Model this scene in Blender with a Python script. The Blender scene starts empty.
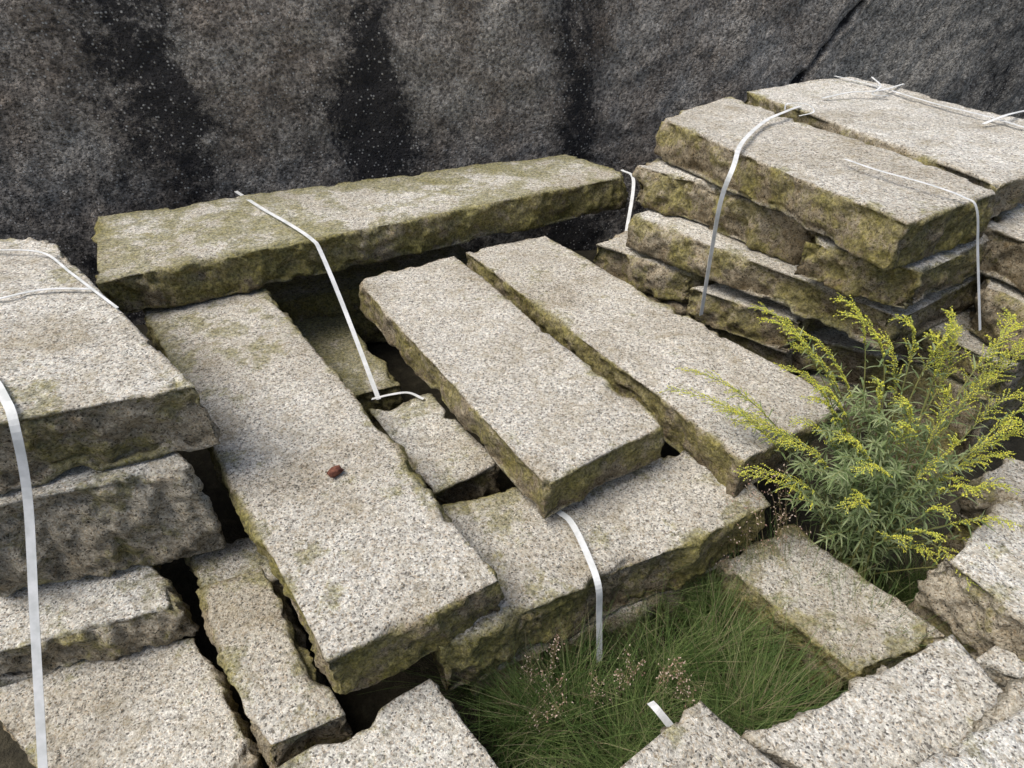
import bpy, bmesh, math, random
import numpy as np
from mathutils import Vector
rng=np.random.RandomState(7); random.seed(7)
scene=bpy.context.scene
# world metres: far-left, far-right, near-right, near-left corner of the top face; top z; thickness; moss top; moss side; roughness; support stone; side dirt and painted base occlusion; moss at far end
SLABS=[
("back",[(-1.659,2.295),(.291,3.086),(.540,2.749),(-1.36,1.735)],.66,.15,.55,.85,1.3,0,1,.1),
("left",[(-1.339,1.867),(-.946,2.023),(-.019,.739),(-.347,.556)],.5,.15,.10,.8,1,0,1,.5),
("center",[(-.584,1.998),(-.228,2.207),(.408,1.192),(.078,.969)],.53,.13,.03,.75,.8,0,1,.1),
("right",[(-.195,2.297),(.144,2.464),(.963,1.311),(.595,1.084)],.5,.14,.03,.75,1,0,1,.05),
("cross",[(-.328,1.004),(.619,1.304),(.696,1.054),(-.152,.646)],.37,.19,.36,.85,1.2,1,1,0),
("gap1",[(-.477,1.486),(-.275,1.569),(-.020,1.230),(-.220,1.112)],.34,.14,.15,.6,1.3,1,1,.2),
("gap2",[(-1.04,2.17),(-.77,2.31),(-.41,1.76),(-.65,1.67)],.22,.14,.75,.9,1.3,1,1,.3),
("gap3",[(-1.20,2.55),(-.30,2.90),(-.15,2.50),(-1.02,2.16)],.33,.3,.6,.8,1.4,0,1,0),
("lf",[(-.757,.832),(-.620,.896),(-.322,.542),(-.491,.469)],.33,.2,.3,.6,1.2,1,1,0),
("lg",[(-.876,1.001),(-.681,1.034),(-.576,.894),(-.780,.865)],.27,.22,.4,.7,1.5,0,1,0),
("bl",[(-1.374,.735),(-.795,.799),(-.555,.531),(-.722,.308)],.17,.16,.15,.5,1.2,0,.8,.1),
("bc",[(-.177,.650),(.015,.427),(-.229,.291),(-.524,.435)],.28,.2,.1,.5,1.4,1,.8,0),
("ls1",[(-2.038,1.792),(-1.458,1.777),(-.676,1.020),(-1.145,.848)],.8,.18,.1,.38,1.4,0,.6,0),
("ls2",[(-1.855,1.427),(-1.164,1.377),(-.735,.96),(-1.222,.798)],.61,.30,.12,.28,1.5,0,.5,0),
("ls3",[(-1.75,1.12),(-1.10,1.12),(-.80,.80),(-1.22,.66)],.30,.13,.2,.5,1.5,0,.7,0),
("r1",[(.949,2.830),(1.401,1.680),(1.009,1.456),(.574,2.470)],.98,.14,.06,.65,1,0,1,0),
("r1b",[(1.627,3.190),(2.059,2.146),(1.395,1.700),(1.032,2.896)],.99,.12,.08,.65,1,0,1,0),
("r2a",[(.774,2.708),(1.046,2.262),(.757,2.106),(.489,2.377)],.83,.15,.1,.55,1.7,0,1,0),
("r2b",[(1.080,2.349),(1.236,1.947),(.955,1.847),(.731,2.133)],.82,.15,.1,.6,1.7,0,1,0),
("r2c",[(1.36,2.06),(1.76,1.90),(1.13,1.48),(.88,1.70)],.83,.13,.1,.7,1.7,0,1,0),
("r3",[(.87,2.54),(1.62,1.81),(1.15,1.50),(.47,2.27)],.67,.13,.1,.6,1.5,0,1,0),
("r4a",[(.61,2.52),(.99,2.18),(.68,2.06),(.33,2.34)],.52,.14,.2,.6,1.6,1,1,0),
("r4b",[(1.01,2.14),(1.23,1.90),(.99,1.75),(.66,2.00)],.5,.14,.15,.6,1.6,1,1,0),
("r4c",[(1.58,1.85),(1.89,1.66),(1.49,1.44),(1.32,1.73)],.53,.14,.15,.5,1.6,1,1,0),
("r7",[(1.38,2.08),(1.64,1.84),(1.32,1.66),(1.03,1.82)],.4,.15,.2,.6,1.6,1,1,0),
("r5",[(1.86,2.26),(2.03,1.96),(1.57,1.52),(1.45,1.75)],.85,.14,.15,.5,1.6,0,1,0),
("r6",[(1.85,2.02),(2.08,1.82),(1.55,1.44),(1.46,1.65)],.7,.16,.15,.5,1.6,1,1,0),
("f1",[(.57,1.00),(.82,1.12),(1.09,.78),(.80,.69)],.2,.18,.28,.6,1.3,0,1,0),
("f2",[(1.31,1.06),(1.46,.86),(1.13,.66),(1.02,.87)],.4,.17,.1,.35,1.6,1,.6,0),
("f3",[(1.38,1.19),(1.53,1.10),(1.36,1.00),(1.23,1.10)],.42,.15,.1,.35,1.6,1,.6,0),
("f4",[(.91,.665),(.945,.52),(.61,.32),(.435,.455)],.44,.2,.05,.2,1.7,1,.5,0),
("f5",[(.35,.525),(.48,.39),(.29,.26),(.165,.40)],.45,.2,.05,.2,1.6,1,.5,0),
("f6",[(1.02,.58),(1.07,.42),(.75,.26),(.62,.375)],.52,.2,.05,.2,1.7,1,.5,0),
("f7",[(1.15,.74),(1.27,.69),(1.12,.61),(1.01,.67)],.3,.2,.1,.3,1.7,0,.6,0),
]
STR=[
(.015,[(-1.20,2.57,.655),(-1.01,2.34,.672),(-.85,2.18,.672),(-.73,2.05,.668),(-.69,2.00,.64),(-.59,1.83,.5),(-.44,1.53,.34)]),
(.010,[(-.46,1.52,.35),(-.39,1.52,.37),(-.34,1.54,.36),(-.29,1.52,.35)]),
(.015,[(.51,2.81,.668),(.55,2.71,.655),(.51,2.52,.52),(.46,2.35,.38)]),
(.015,[(1.15,2.57,1.0),(1.04,2.44,1.01),(.93,2.34,1.0),(.77,2.08,1.0),(.69,1.89,.985),(.66,1.85,.89),(.67,1.86,.70),(.69,1.88,.45)]),
(.009,[(1.04,1.91,1.0),(1.08,1.78,1.008),(1.16,1.67,1.008),(1.22,1.59,1.0),(1.245,1.555,.98),(1.29,1.53,.86),(1.36,1.47,.65)]),
(.012,[(1.29,2.70,1.0),(1.43,2.76,1.01),(1.55,2.75,1.02),(1.77,2.97,1.0)]),
(.012,[(1.53,3.14,1.0),(1.60,2.94,1.005),(1.69,2.61,1.005),(1.79,2.38,1.005),(1.87,2.13,1.0)]),
(.008,[(1.61,2.96,1.03),(1.59,2.83,1.02),(1.51,2.73,1.01),(1.59,2.74,1.0)]),
(.012,[(1.72,2.31,1.0),(1.82,2.35,1.02),(2.02,2.51,1.0)]),
(.006,[(1.05,2.47,1.01),(1.06,2.48,1.03),(1.13,2.47,1.03),(1.15,2.44,1.01),(1.09,2.42,1.0)]),
(.007,[(-1.70,1.65,.81),(-1.53,1.66,.812),(-1.39,1.64,.812),(-1.24,1.52,.81),(-1.12,1.42,.81),(-1.01,1.33,.808)]),
(.009,[(-1.44,1.31,.81),(-1.34,1.37,.812),(-1.25,1.42,.812),(-1.13,1.43,.808)]),
(.017,[(-1.35,1.18,.81),(-1.15,1.05,.812),(-1.05,.96,.812),(-.99,.89,.80),(-1.00,.83,.65),(-.99,.68,.45),(-.96,.46,.19)]),
(.016,[(.12,1.02,.385),(.15,.98,.39),(.18,.89,.388),(.20,.81,.375),(.21,.795,.27),(.22,.76,.12)]),
(.016,[(.29,.58,.3),(.30,.56,.31),(.34,.53,.27)]),
]
chip=(-.44,1.04,.512)
GP=[(-.15,.72),(.26,1.02),(.70,1.13),(.95,.72),(.38,.39),(-.05,.50)]
GP2=[(1.06,1.15),(1.39,1.09),(1.38,.85),(1.14,.83)]
PB=(1.04,1.10,0)
TIPS=[(.44,1.24,.66),(.53,1.20,.60),(.58,1.20,.86),(.68,1.22,.80),(.79,1.20,.85),(.90,1.20,.86),(1.00,1.20,.80),(1.05,1.19,.84),(1.18,1.21,.85),(1.27,1.20,.78),
(1.21,1.085,.72),(1.20,1.02,.66),(.58,1.05,.50),(.67,1.11,.55),(.79,.94,.5),(.79,.975,.6),(1.08,.92,.55),(1.06,.94,.45),(.96,.91,.38),(1.19,.83,.33),(1.045,.89,.36),(1.16,1.01,.6),
(.72,1.12,.68),(.855,1.10,.74),(1.01,1.085,.72),(1.12,1.13,.76),(.57,1.155,.58),(.777,1.04,.62),(1.04,1.017,.64),(.89,1.01,.68),(1.15,.90,.5),(.65,1.176,.74)]
LEAFT=[(.76,1.096,.6),(.815,1.10,.66),(.87,1.065,.66),(.937,1.096,.68),(1.01,1.074,.62),(.725,1.057,.5),(.786,1.02,.5),(.828,1.0,.56),(.90,1.0,.56),(.996,1.02,.5),(.826,.98,.4),(.886,.963,.42),(.977,.98,.4),(1.058,1.02,.5),(.813,.995,.3),(.712,1.028,.42),(.912,.98,.3),(1.097,1.02,.35),(.80,1.03,.58),(.852,1.02,.62)]
# head x, y, z and root offset
WEED=[(.077,.707,.22,0),(.118,.745,.25,0),(.10,.625,.2,0),(.389,.708,.25,0),(.21,.657,.2,0),(.362,.688,.22,0),(.571,1.028,.42,1),(.615,1.06,.46,1),(.678,1.073,.46,1),(.729,1.076,.42,1),(.038,.724,.22,0),(.264,.714,.24,0)]

TAB=rng.rand(64,64,64)*2-1
def vn(p):
    i=np.floor(p).astype(int); f=p-i; f=f*f*(3-2*f); i0=i&63; i1=(i+1)&63
    x0,y0,z0=i0.T; x1,y1,z1=i1.T; fx,fy,fz=f.T
    def l(a,b,t): return a+(b-a)*t
    return l(l(l(TAB[x0,y0,z0],TAB[x1,y0,z0],fx),l(TAB[x0,y1,z0],TAB[x1,y1,z0],fx),fy),
             l(l(TAB[x0,y0,z1],TAB[x1,y0,z1],fx),l(TAB[x0,y1,z1],TAB[x1,y1,z1],fx),fy),fz)
def fbm(p,o=3):
    r=0;a=1.0;s=0
    for k in range(o): r=r+a*vn(p*(2.03**k)+k*11.7); s+=a; a*=.5
    return r/s*1.4
def newmat(n):
    m=bpy.data.materials.new(n); m.use_nodes=True; nt=m.node_tree
    b=nt.nodes["Principled BSDF"]; b.inputs["Roughness"].default_value=.9
    b.inputs["Specular IOR Level"].default_value=.25
    return m,nt,b
class N:
    def __init__(s,nt): s.nt=nt
    def n(s,t,**k):
        x=s.nt.nodes.new(t)
        for a,b in k.items(): setattr(x,a,b)
        return x
    def L(s,a,b): s.nt.links.new(a,b)
    def setin(s,sock,v):
        if isinstance(v,(int,float)): sock.default_value=v
        elif isinstance(v,tuple): sock.default_value=(v+(1,))[:len(sock.default_value)] if len(v)==3 and len(sock.default_value)==4 else v
        else: s.L(v,sock)
    def math(s,op,a,b=0.0,clamp=False):
        x=s.n("ShaderNodeMath",operation=op,use_clamp=clamp); s.setin(x.inputs[0],a); s.setin(x.inputs[1],b); return x.outputs[0]
    def vma(s,a,b,c):
        x=s.n("ShaderNodeVectorMath",operation='MULTIPLY_ADD')
        for i,q in enumerate((a,b,c)):
            if isinstance(q,tuple): x.inputs[i].default_value=q
            else: s.L(q,x.inputs[i])
        return x.outputs[0]
    def mix(s,f,a,b,mode='MIX'):
        x=s.n("ShaderNodeMix",data_type='RGBA',blend_type=mode); s.setin(x.inputs[0],f); s.setin(x.inputs[6],a); s.setin(x.inputs[7],b); return x.outputs[2]
    def noise(s,v,sc,det=4,rough=.55,out=0):
        x=s.n("ShaderNodeTexNoise"); s.L(v,x.inputs["Vector"]); x.inputs["Scale"].default_value=sc; x.inputs["Detail"].default_value=det; x.inputs["Roughness"].default_value=rough; return x.outputs[out]
    def vor(s,v,sc,feat='F1'):
        x=s.n("ShaderNodeTexVoronoi",feature=feat); s.L(v,x.inputs["Vector"]); x.inputs["Scale"].default_value=sc; return x
    def ramp(s,f,stops,interp='LINEAR'):
        x=s.n("ShaderNodeValToRGB"); x.color_ramp.interpolation=interp; e=x.color_ramp.elements
        for i,(p,c) in enumerate(stops):
            if i<2: el=e[i]; el.position=p
            else: el=e.new(p)
            if isinstance(c,(int,float)): c=(c,c,c)
            el.color=(*c,1)
        s.L(f,x.inputs[0]); return x.outputs[0]
def granite():
    m,nt,b=newmat("granite"); h=N(nt)
    tc=h.n("ShaderNodeTexCoord"); oi=h.n("ShaderNodeObjectInfo")
    sc=h.math('MULTIPLY',oi.outputs["Random"],37.0)
    v=h.vma(tc.outputs["Object"],(1.,1.,1.),sc)
    at=h.n("ShaderNodeAttribute",attribute_name="wx"); sep=h.n("ShaderNodeSeparateColor"); h.L(at.outputs["Color"],sep.inputs[0])
    moss,side,low_ao=sep.outputs[0],sep.outputs[1],sep.outputs[2]
    nx=h.n("ShaderNodeTexNoise"); h.L(v,nx.inputs["Vector"]); nx.inputs["Scale"].default_value=90; nx.inputs["Detail"].default_value=3; nx.inputs["Roughness"].default_value=.7
    mid=nx.outputs[0]
    vd=h.vma(nx.outputs[1],(.007,.007,.007),v)
    v1=h.vor(vd,280); s1=h.n("ShaderNodeSeparateColor"); h.L(v1.outputs["Color"],s1.inputs[0])
    col=h.ramp(s1.outputs[0],[(0,(.13,.127,.12)),(.08,(.25,.243,.23)),(.18,(.57,.56,.53)),(.6,(.73,.72,.685)),(1,(.93,.92,.885))])
    col=h.mix(h.ramp(s1.outputs[1],[(.78,0),(.85,.5)]),col,(.58,.47,.34))
    col=h.mix(1.0,col,h.ramp(mid,[(.32,(.46,.45,.43)),(.5,(.99,.99,.98)),(.68,(1.18,1.18,1.17))]),'MULTIPLY')
    big=h.noise(v,4,5,.7); col=h.mix(1.0,col,h.ramp(big,[(.32,(.68,.64,.56)),(.5,(.96,.95,.92)),(.66,(1.1,1.1,1.09))]),'MULTIPLY')
    stain=h.noise(v,17,5,.75); col=h.mix(h.ramp(stain,[(.50,0),(.67,.5)]),col,(.38,.32,.20))
    col=h.mix(1.0,col,h.ramp(oi.outputs["Random"],[(0,(.92,.90,.86)),(1,(1.04,1.04,1.03))]),'MULTIPLY')
    dirt=h.math('MULTIPLY',side,h.ramp(stain,[(.35,1.0),(.7,.4)]),True)
    col=h.mix(dirt,col,h.mix(1.0,col,(.54,.46,.32),'MULTIPLY'))
    col=h.mix(h.math('MULTIPLY',low_ao,h.ramp(big,[(.3,.95),(.7,.45)])),col,h.mix(1.0,col,(.28,.24,.16),'MULTIPLY'))  # ambient occlusion painted into the colour, darker towards the slab base
    mf=h.math('ADD',moss,h.math('MULTIPLY',h.math('SUBTRACT',h.noise(v,8,6,.74),.5),3.0))
    mfac=h.ramp(mf,[(.42,0),(.62,.6),(1.0,.9)])
    mc=h.ramp(mid,[(.3,(.045,.046,.009)),(.5,(.175,.16,.024)),(.72,(.42,.37,.075))])
    col=h.mix(mfac,col,h.mix(.15,mc,col))
    h.L(col,b.inputs["Base Color"])
    bp=h.n("ShaderNodeBump"); bp.inputs["Distance"].default_value=.017; bp.inputs["Strength"].default_value=.95
    h.L(h.noise(v,52,5,.8),bp.inputs["Height"]); h.L(bp.outputs[0],b.inputs["Normal"])
    return m
GR=granite()
def finish(name,V,Fc,mats,smooth=True,attr=None,origin=None,matidx=None):
    V=np.asarray(V,dtype=float)
    o=np.array(origin if origin is not None else (0,0,0),dtype=float)
    me=bpy.data.meshes.new(name); me.from_pydata((V-o).tolist(),[],Fc if isinstance(Fc,list) else Fc.tolist())
    for m in mats: me.materials.append(m)
    if smooth: me.polygons.foreach_set("use_smooth",[True]*len(me.polygons))
    if matidx is not None: me.polygons.foreach_set("material_index",matidx)
    if attr is not None:
        a=me.color_attributes.new("wx",'FLOAT_COLOR','POINT'); a.data.foreach_set("color",attr.astype(np.float32).ravel())
    me.update(); ob=bpy.data.objects.new(name,me); ob.location=o.tolist(); scene.collection.objects.link(ob); return ob
def slab(q,z,T,mt,ms,seed,sp=.0085,rough=1.0,sdirt_ao=1.0,far=0.0):
    q=np.array(q,dtype=float)
    L=(np.linalg.norm(q[1]-q[0])+np.linalg.norm(q[2]-q[3]))/2; W=(np.linalg.norm(q[3]-q[0])+np.linalg.norm(q[2]-q[1]))/2
    n=[max(4,int(L/sp)),max(4,int(W/sp)),max(4,int(T/sp))]
    fs=[]
    for ax in range(3):
        a,b=[(1,2),(2,0),(0,1)][ax]
        A,B=np.meshgrid(np.arange(n[a]),np.arange(n[b]),indexing='ij')
        for sd in (0,1):
            def pt(da,db):
                r=np.zeros(A.shape+(3,),int); r[...,ax]=n[ax]*sd; r[...,a]=A+da; r[...,b]=B+db
                return (r[...,0]*(n[1]+1)+r[...,1])*(n[2]+1)+r[...,2]
            f=np.stack([pt(0,0),pt(1,0),pt(1,1),pt(0,1)],-1).reshape(-1,4)
            if sd==0: f=f[:,::-1]
            fs.append(f)
    f=np.concatenate(fs); key,inv=np.unique(f.ravel(),return_inverse=True); f=inv.reshape(-1,4)
    k=key%(n[2]+1); j=(key//(n[2]+1))%(n[1]+1); i=key//((n[2]+1)*(n[1]+1))
    dim=np.array([L,W,T]); h=dim/2
    p=np.stack([i/n[0],j/n[1],k/n[2]],-1)*dim-h
    off=seed*13.37
    r=.003+.003*rough+.075*np.clip(fbm(p*10+off,3)-.15,0,1)*rough; r=np.minimum(r,T*.4)[:,None]
    qn=np.clip(p,-(h-r),h-r); v=p-qn; ln=np.linalg.norm(v,axis=1,keepdims=True)+1e-9; nn=v/ln
    pos=qn+nn*r
    topw=nn[:,2]**2; sw=1-topw
    dt=(.007*fbm(p*3+off+5,2)+.004*fbm(p*16+off,4))*(.55+.45*rough)
    ds=.020*fbm(p*5+off+9,2)+.014*fbm(p*15+off+2,3)+.010*fbm(p*42+off,3)-.006
    pos=pos+nn*(dt*topw+ds*sw*rough)[:,None]
    e=np.minimum(h[0]-np.abs(p[:,0]),h[1]-np.abs(p[:,1]))
    hz=(p[:,2]+h[2])/T
    # distance from the world-far end of the slab (y largest)
    s=(pos[:,0]/L+.5)[:,None]; t=(.5-pos[:,1]/W)[:,None]
    xy=q[0]*(1-s)*(1-t)+q[1]*s*(1-t)+q[2]*s*t+q[3]*(1-s)*t
    yn=(q[:,1].max()-xy[:,1])/(np.ptp(q[:,1])+1e-6)
    mo=(mt+.32*np.exp(-e/.05)+far*np.clip(1-yn*1.8,0,1))*topw*(nn[:,2]>0)+ms*sw*(.65+.4*hz)+.6*topw*(nn[:,2]<=0)
    mo=mo+.2*fbm(p*3+off+3,2)
    at=np.stack([np.clip(mo,0,1.2),np.clip(sw*sdirt_ao+.25*np.exp(-e/.015),0,1),np.clip((.75-hz)*1.4,0,1)*sw*sdirt_ao,0*mo+1],-1)  # moss, side dirt, painted occlusion shade low on the sides
    V=np.concatenate([xy,(z+pos[:,2]-T/2)[:,None]],1)
    return finish("granite_slab",V,f,[GR],attr=at,origin=np.append(q.mean(0),z-T/2))
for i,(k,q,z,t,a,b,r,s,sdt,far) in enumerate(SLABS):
    slab(q,z,t,a,b,(i+1 if i<7 else (i if i>7 else 44)),rough=r,sdirt_ao=sdt,far=far)
    if s:
        Q=np.array(q); c=Q.mean(0)+rng.uniform(-.02,.02,2); slab((Q-Q.mean(0))*.88+c,z-t-.004,max(.1,z-t+.03),.3,.6,i+50,sp=.02,rough=1.2)

def wall():
    m,nt,b=newmat("weathered_wall"); h=N(nt)
    tc=h.n("ShaderNodeTexCoord"); v=tc.outputs["Object"]
    at=h.n("ShaderNodeAttribute",attribute_name="wx"); sep=h.n("ShaderNodeSeparateColor"); h.L(at.outputs["Color"],sep.inputs[0])
    col=h.ramp(h.noise(v,3.2,6,.65),[(.32,(.345,.285,.225)),(.5,(.48,.43,.365)),(.68,(.63,.59,.52))])
    col=h.mix(sep.outputs[1],col,(.57,.53,.45))
    g=h.vor(v,80); gs=h.n("ShaderNodeSeparateColor"); h.L(g.outputs["Color"],gs.inputs[0])
    col=h.mix(1.0,col,h.ramp(gs.outputs[0],[(0,.5),(.4,.87),(.85,1.08),(1,1.4)]),'MULTIPLY')
    rel=h.noise(v,60,4,.7)
    col=h.mix(1.0,col,h.ramp(rel,[(.38,.4),(.52,.95),(.66,1.2)]),'MULTIPLY')
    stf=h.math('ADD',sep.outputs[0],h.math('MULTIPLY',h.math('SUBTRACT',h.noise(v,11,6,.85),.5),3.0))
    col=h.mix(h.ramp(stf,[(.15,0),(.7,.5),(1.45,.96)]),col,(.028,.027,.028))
    near=h.ramp(g.outputs["Distance"],[(.28,1),(.45,0)]); sel=h.ramp(gs.outputs[2],[(.82,0),(.86,.7)])
    col=h.mix(h.math('MULTIPLY',near,sel),col,(.64,.62,.57))
    h.L(col,b.inputs["Base Color"])
    hg=h.math('ADD',rel,h.math('MULTIPLY',near,.35))
    bp=h.n("ShaderNodeBump"); bp.inputs["Distance"].default_value=.016; bp.inputs["Strength"].default_value=1
    h.L(hg,bp.inputs["Height"]); h.L(bp.outputs[0],b.inputs["Normal"])
    xs=np.arange(-4.5,5.01,.018); zs=np.arange(-.1,1.76,.018); X,Z=np.meshgrid(xs,zs,indexing='ij')
    x=X.ravel(); z=Z.ravel(); p=np.stack([x,z,0*x],-1)
    d=.03*fbm(p*1.5,2)+.012*fbm(p*8+3,4)+.005*fbm(p*28+3,2)
    def seg(ax,az,bx,bz):
        dx,dz=bx-ax,bz-az; t=np.clip(((x-ax)*dx+(z-az)*dz)/(dx*dx+dz*dz),0,1)
        return np.hypot(x-ax-t*dx,z-az-t*dz)
    wob=.025*fbm(p*12,2)
    cr=np.minimum.reduce([seg(2.5,2.4,1.97,1.25),seg(1.97,1.25,1.66,.87),seg(1.66,.87,1.5,.4)])+wob
    ck=np.exp(-(np.clip(cr,0,9)/.016)**2); d=d-.04*ck
    st=0
    for c,w,a in [(-1.5,.26,.8),(-.64,.24,1.1),(.28,.15,1.0),(-2.6,.4,.6),(1.2,.25,.3),(3.2,.4,.6)]:
        st=st+a*np.exp(-((x-c+.10*fbm(p*3+c,3))/w)**2)
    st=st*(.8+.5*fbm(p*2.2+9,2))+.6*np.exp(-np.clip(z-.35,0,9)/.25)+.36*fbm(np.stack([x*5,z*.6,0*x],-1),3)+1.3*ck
    at=np.stack([st,np.clip((x-1.5)*1.5,0,1)*.8,0*x,0*x+1],-1)
    nz=len(zs); nx=len(xs); k=1/math.hypot(1,.36)
    V=np.stack([x+d*.36*k,3.2+.36*x-d*k,z],-1)
    I,J=np.meshgrid(np.arange(nx-1),np.arange(nz-1),indexing='ij'); a=(I*nz+J).ravel()
    f=np.stack([a,a+nz,a+nz+1,a+1],-1).tolist()
    n0=len(V); A=V[[0,nz-1,(nx-1)*nz,nx*nz-1]]; B=A+np.array([-.16,.45,0]); V=np.concatenate([V,B])
    at=np.concatenate([at,np.tile([[.3,0,0,1]],(4,1))])
    f.append([n0+2,n0,n0+1,n0+3]); f.append([i*nz+nz-1 for i in range(nx)]+[n0+3,n0+1]); f.append([j for j in range(nz)][::-1]+[n0,n0+1])
    f.append([(nx-1)*nz+j for j in range(nz)]+[n0+3,n0+2])
    finish("weathered_stone_wall",V,f,[m],attr=at)
wall()
m,nt,b=newmat("soil"); h=N(nt); tc=h.n("ShaderNodeTexCoord"); v=tc.outputs["Object"]
nn_=h.noise(v,18,6,.75); h.L(h.ramp(nn_,[(.3,(.02,.018,.012)),(.55,(.05,.044,.028)),(.75,(.11,.095,.065))]),b.inputs["Base Color"])
bp=h.n("ShaderNodeBump"); bp.inputs["Distance"].default_value=.03; h.L(nn_,bp.inputs["Height"]); h.L(bp.outputs[0],b.inputs["Normal"])
xs=np.concatenate([[-200,-60,-20,-8],np.arange(-4,5,.06),[8,20,60,200]]); ys=np.concatenate([[-200,-60,-20,-6],np.arange(-2,4,.06),[8,20,60,200]])
X,Y=np.meshgrid(xs,ys,indexing='ij'); p=np.stack([X.ravel(),Y.ravel(),0*X.ravel()],-1); zz=.02*fbm(p*3,3)*(np.abs(p[:,0])<5)*(np.abs(p[:,1])<5)
V=p.copy(); V[:,2]=zz; ny=len(ys); I,J=np.meshgrid(np.arange(len(xs)-1),np.arange(ny-1),indexing='ij'); a=(I*ny+J).ravel()
finish("ground",V,np.stack([a,a+ny,a+ny+1,a+1],-1),[m])

def plainmat(n,c1,c2,sc=20,rough=.7,trans=0.0):
    m,nt,b=newmat(n); h=N(nt); g=h.n("ShaderNodeNewGeometry")
    cc=h.ramp(h.noise(g.outputs["Position"],sc,3,.6),[(.35,c1),(.65,c2)]); h.L(cc,b.inputs["Base Color"]); b.inputs["Roughness"].default_value=rough
    if trans:
        t=h.n("ShaderNodeBsdfTranslucent"); h.L(cc,t.inputs[0]); mx=h.n("ShaderNodeMixShader"); mx.inputs[0].default_value=trans
        h.L(b.outputs[0],mx.inputs[1]); h.L(t.outputs[0],mx.inputs[2]); h.L(mx.outputs[0],nt.nodes["Material Output"].inputs[0])
    return m
SM=plainmat("strap_plastic",(.60,.62,.60),(.80,.81,.80),25,.55,.15)
def catmull(P_,m=8):
    P_=np.array(P_,float); E=np.concatenate([[2*P_[0]-P_[1]],P_,[2*P_[-1]-P_[-2]]]); out=[]
    for i in range(1,len(E)-2):
        for k in range(m):
            t=k/m; out.append(.5*((2*E[i])+(-E[i-1]+E[i+1])*t+(2*E[i-1]-5*E[i]+4*E[i+1]-E[i+2])*t*t+(-E[i-1]+3*E[i]-3*E[i+1]+E[i+2])*t**3))
    out.append(E[-2]); return np.array(out)
def strap(w,pts):
    c=catmull(pts); t=np.gradient(c,axis=0); t/=np.linalg.norm(t,axis=1,keepdims=True)+1e-9
    wd=np.cross(t,[0,0,1.0]); steep=np.abs(t[:,2])>.6
    base=np.array([.93,.37,0])
    out=[];prev=None
    for i in range(len(c)):
        d=wd[i] if not steep[i] else (prev if prev is not None else base)
        if steep[i]: d=d*.5+base*.5*np.sign(np.dot(d,base) or 1)
        d=d-t[i]*np.dot(d,t[i]); d/=np.linalg.norm(d)+1e-9
        if prev is not None: d=prev*.6+d*.4; d-=t[i]*np.dot(d,t[i]); d/=np.linalg.norm(d)
        prev=d; out.append(d)
    D=np.array(out); Nn=np.cross(t,D)*.0006; w2=w/2
    V=np.concatenate([c-D*w2+Nn,c+D*w2+Nn,c+D*w2-Nn,c-D*w2-Nn]); n=len(c); f=[]
    for i in range(n-1):
        for a in range(4):
            b_=(a+1)%4; f.append([a*n+i,a*n+i+1,b_*n+i+1,b_*n+i])
    f+= [[0,n,2*n,3*n],[n-1,4*n-1,3*n-1,2*n-1]]
    finish("packing_strap",V,f,[SM],smooth=False)
for w,pp in STR: strap(w,pp)
bm=bmesh.new(); bmesh.ops.create_icosphere(bm,subdivisions=2,radius=.018)
for vv in bm.verts:
    n_=random.uniform(.75,1.15); vv.co=Vector((vv.co.x*1.2*n_,vv.co.y*.8*n_,max(-.008,min(.009,vv.co.z*n_))))
me=bpy.data.meshes.new("brick_fragment"); bm.to_mesh(me); bm.free(); me.materials.append(plainmat("red_brick",(.07,.025,.018),(.19,.08,.05),60,.9))
o=bpy.data.objects.new("brick_fragment",me); o.location=chip; o.rotation_euler=(0,0,.5); scene.collection.objects.link(o)

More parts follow.
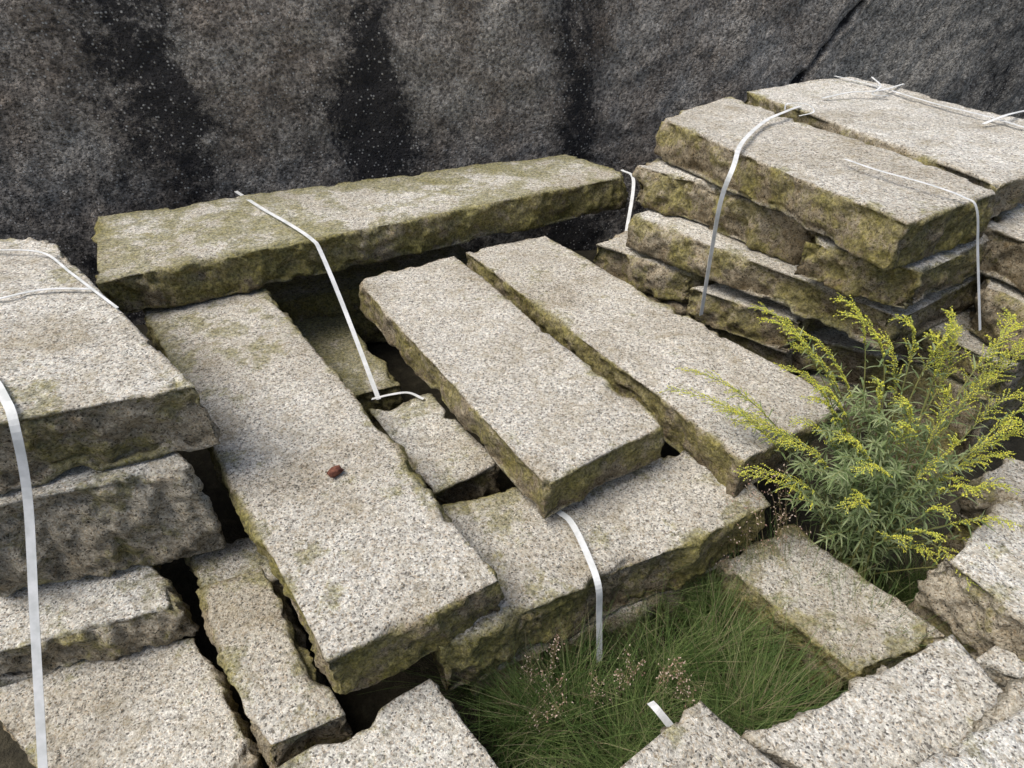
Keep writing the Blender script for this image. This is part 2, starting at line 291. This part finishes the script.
class Acc:
    def __init__(s): s.V=[];s.F=[];s.M=[]
    def tube(s,c,r0,r1,mi):
        c=np.asarray(c); n=len(c); b0=len(s.V)
        t=np.gradient(c,axis=0); t/=np.linalg.norm(t,axis=1,keepdims=True)+1e-9
        for i in range(n):
            a=np.cross(t[i],[.3,.9,.1]); a/=np.linalg.norm(a)+1e-9; b=np.cross(t[i],a); r=r0+(r1-r0)*i/(n-1)
            for k in range(3): s.V.append(c[i]+r*(math.cos(k*2.094)*a+math.sin(k*2.094)*b))
        for i in range(n-1):
            for k in range(3):
                s.F.append([b0+i*3+k,b0+i*3+(k+1)%3,b0+i*3+3+(k+1)%3,b0+i*3+3+k]); s.M.append(mi)
    def leaf(s,o,d,up,L,w,mi,droop=.3,ns=4):
        d=d/np.linalg.norm(d); sd=np.cross(d,up); sd/=np.linalg.norm(sd)+1e-9; b0=len(s.V); u=np.cross(sd,d)
        for i in range(ns+1):
            t=i/ns; c=o+d*L*t-np.array([0,0,1])*droop*L*t*t; ww=w*.5*math.sin(math.pi*(.08+.92*t)**.8) if t<1 else 0.0003
            s.V+= [c-sd*ww+u*ww*.35,c,c+sd*ww+u*ww*.35]
        for i in range(ns):
            a=b0+i*3; s.F+= [[a,a+1,a+4,a+3],[a+1,a+2,a+5,a+4]]; s.M+=[mi,mi]
    def bit(s,o,r,mi,d=None):
        b0=len(s.V); R=rng.randn(3,3); q,_=np.linalg.qr(R)
        k=[1.5,.8,.8]
        for a in range(3): s.V+= [o+q[a]*r*k[a],o-q[a]*r*k[a]]
        for x in (0,1):
            for y in (2,3):
                for z in (4,5): s.F.append([b0+x,b0+y,b0+z]); s.M.append(mi)
    def blade(s,o,d,L,w,mi,bend,ns=4):
        sd=np.cross(d,[0,0,1.0])+rng.randn(3)*.15; sd/=np.linalg.norm(sd)+1e-9; b0=len(s.V)
        for i in range(ns+1):
            t=i/ns; c=o+np.array([d[0]*(t*.25+bend*t*t),d[1]*(t*.25+bend*t*t),t*(1-.35*bend*t)])*L; ww=w*(1-t**1.5)*.5+.0002
            s.V+= [c-sd*ww,c+sd*ww]
        for i in range(ns): a=b0+i*2; s.F.append([a,a+1,a+3,a+2]); s.M.append(mi)
    def done(s,name,mats): return finish(name,s.V,s.F,mats,smooth=False,matidx=s.M)
def unit(v): return v/(np.linalg.norm(v)+1e-9)
gold=Acc(); UP=np.array([0,0,1.0])
PBv=np.array(PB)
def shoot(T,leafy,plume,jit=.008):
    T=np.array(T); T=T+rng.randn(3)*jit; S0=PBv+np.append(rng.randn(2)*.035,0)
    mid=S0*.45+T*.55; mid[2]=S0[2]+(T[2]-S0[2])*.98+.03
    n=30; ts=np.linspace(0,1,n)[:,None]; c=S0*(1-ts)**2+2*mid*ts*(1-ts)+T*ts**2
    c=c+.006*np.stack([np.sin(ts[:,0]*9+T[0]*50),np.cos(ts[:,0]*8+T[1]*40),0*ts[:,0]],-1)
    gold.tube(c,.0028,.0006,0)
    tan=np.gradient(c,axis=0); L=np.linalg.norm(np.diff(c,axis=0),axis=1).sum()
    nl=int(L/.009*leafy); ang=rng.rand()*6
    for k in range(nl):
        t=.15+(.62 if plume else .85)*k/nl; i=int(t*(n-1)); o=c[i]; tt=unit(tan[i]); ang+=2.4
        a=unit(np.cross(tt,[.2,.3,.9])); b=np.cross(tt,a); rad=math.cos(ang)*a+math.sin(ang)*b
        d=unit(rad+tt*rng.uniform(.2,.9)+UP*.15); ll=rng.uniform(.03,.065)*(1-.45*t)
        gold.leaf(o,d,unit(tt+UP*.3),ll,ll*.13,1 if rng.rand()<.45 else 2,rng.uniform(.1,.5))
    if plume:
        st=rng.uniform(.50,.68); nb=int((1-st)*L/.010)
        for k in range(nb):
            t=st+(1-st)*k/nb; i=min(n-2,int(t*(n-1))); o=c[i]+(c[i+1]-c[i])*(t*(n-1)-i); tt=unit(tan[i])
            a=unit(np.cross(tt,UP)); sgn=1 if k%2 else -1
            d=unit(tt*.95+a*sgn*rng.uniform(.2,.9)+UP*rng.uniform(0,.5)); bl=rng.uniform(.02,.08)*(1-.7*(k/nb))+.005
            m_=6; u=np.linspace(0,1,m_)[:,None]; bc=o+d*bl*u-UP*bl*.35*u*u; gold.tube(bc,.0007,.0004,0)
            nf=max(2,int(bl/.0044))
            for q_ in range(nf):
                uu=(q_+.7)/nf; pp=o+d*bl*uu-UP*bl*.35*uu*uu+rng.randn(3)*.001+UP*.0012
                gold.bit(pp,rng.uniform(.0012,.0021),3 if rng.rand()<.55 else 4)
for T in TIPS: shoot(T,.45,True)
for T in TIPS[:24]: shoot(T,.25,True,.04)
for T in LEAFT: shoot(T,1.2,False)
for k in range(12):
    T=np.array(LEAFT[rng.randint(len(LEAFT))])+rng.randn(3)*.05; shoot(T,1.1,False)
gold.done("goldenrod_plant",[plainmat("stem",(.18,.20,.07),(.32,.31,.11)),plainmat("leaf_a",(.13,.19,.07),(.25,.32,.14),12,.6,.3),plainmat("leaf_b",(.22,.28,.13),(.36,.41,.22),15,.6,.3),plainmat("floret_a",(.66,.65,.07),(.86,.83,.14),80,.7,.3),plainmat("floret_b",(.50,.58,.10),(.64,.68,.16),80,.7,.3)])

def inside(x,y,poly):
    c=False; n=len(poly)
    for i in range(n):
        x1,y1=poly[i]; x2,y2=poly[i-1]
        if (y1>y)!=(y2>y) and x<(x2-x1)*(y-y1)/(y2-y1)+x1: c=not c
    return c
gr=Acc()
def patch(G,nb,nt_,hs):
    A=np.array(G); lo,hi=A.min(0),A.max(0); cnt=0
    tuft=rng.uniform(lo,hi,(nt_,2)); tb=rng.uniform(0,6.283,nt_); tl=rng.uniform(.6,1.4,nt_)
    while cnt<nb:
        k=rng.randint(nt_)
        if rng.rand()<.85: x,y=tuft[k]+rng.randn(2)*.022
        else: x,y=rng.uniform(lo,hi)
        if not inside(x,y,G): continue
        cnt+=1; a=tb[k]+rng.randn()*1.1; L=rng.uniform(.10,.25)*tl[k]*hs
        gr.blade(np.array([x,y,-.01]),np.array([math.cos(a),math.sin(a),0]),L,rng.uniform(.0010,.0019),int(rng.choice([0,0,0,1,1,1,2])),rng.uniform(.05,.6))
patch(GP,13500,110,1.05); patch(GP2,1800,20,.7)
gr.done("grass",[plainmat("grass_a",(.065,.12,.03),(.115,.185,.055),9,.6,.35),plainmat("grass_b",(.14,.20,.06),(.24,.31,.11),9,.6,.35),plainmat("grass_dry",(.26,.23,.13),(.38,.34,.20),9,.7,.3)])
wd=Acc()
for W in WEED:
    for j in range(3):
        T=np.array(W[:3])+rng.randn(3)*.025; R0=np.array([T[0]+.10*W[3],T[1]-.12*W[3],0])+np.append(rng.randn(2)*.03,0)
        t=np.linspace(0,1,8)[:,None]; c=R0*(1-t)+T*t+np.array([.02,.0,0])*np.sin(t*3.14)*rng.randn(); wd.tube(c,.0008,.0004,0)
        for k in range(22):
            i=rng.randint(4,8); d=rng.randn(3)*.010; o=c[i]+d; wd.tube(np.array([c[i],o]),.0003,.0003,0); wd.bit(o,rng.uniform(.0014,.0026),1 if rng.rand()<.65 else 2)
wd.done("dry_seed_head_weeds",[plainmat("dry_stem",(.16,.14,.06),(.28,.22,.12)),plainmat("seed_a",(.46,.34,.27),(.62,.51,.42),60),plainmat("seed_b",(.24,.14,.11),(.40,.26,.20),60)])

cd=bpy.data.cameras.new("camera"); cam=bpy.data.objects.new("camera",cd); scene.collection.objects.link(cam)
cam.location=(0,0,1.6); cam.rotation_euler=(math.radians(52),0,0); cd.lens=21.09; cd.sensor_width=36; cd.clip_end=1000; cd.clip_start=.02
scene.camera=cam
w=bpy.data.worlds.new("World"); scene.world=w; w.use_nodes=True; nt=w.node_tree
sky=nt.nodes.new("ShaderNodeTexSky"); sky.sky_type='NISHITA'; sky.sun_disc=False
EL,RO=math.radians(62),math.radians(-105)
sky.sun_elevation=EL; sky.sun_rotation=RO; sky.dust_density=5; sky.air_density=1.0; sky.ozone_density=1.0
bg=nt.nodes["Background"]; bg.inputs[1].default_value=.15; nt.links.new(sky.outputs[0],bg.inputs[0])
sd=bpy.data.lights.new("sun",'SUN'); sd.energy=2.85; sd.angle=math.radians(40); sd.color=(1,.975,.935)
so=bpy.data.objects.new("sun",sd); scene.collection.objects.link(so)
dv=Vector((math.sin(RO)*math.cos(EL),math.cos(RO)*math.cos(EL),math.sin(EL))); so.rotation_euler=dv.to_track_quat('Z','Y').to_euler()
scene.view_settings.view_transform='Standard'; scene.view_settings.look='None'; scene.view_settings.exposure=0
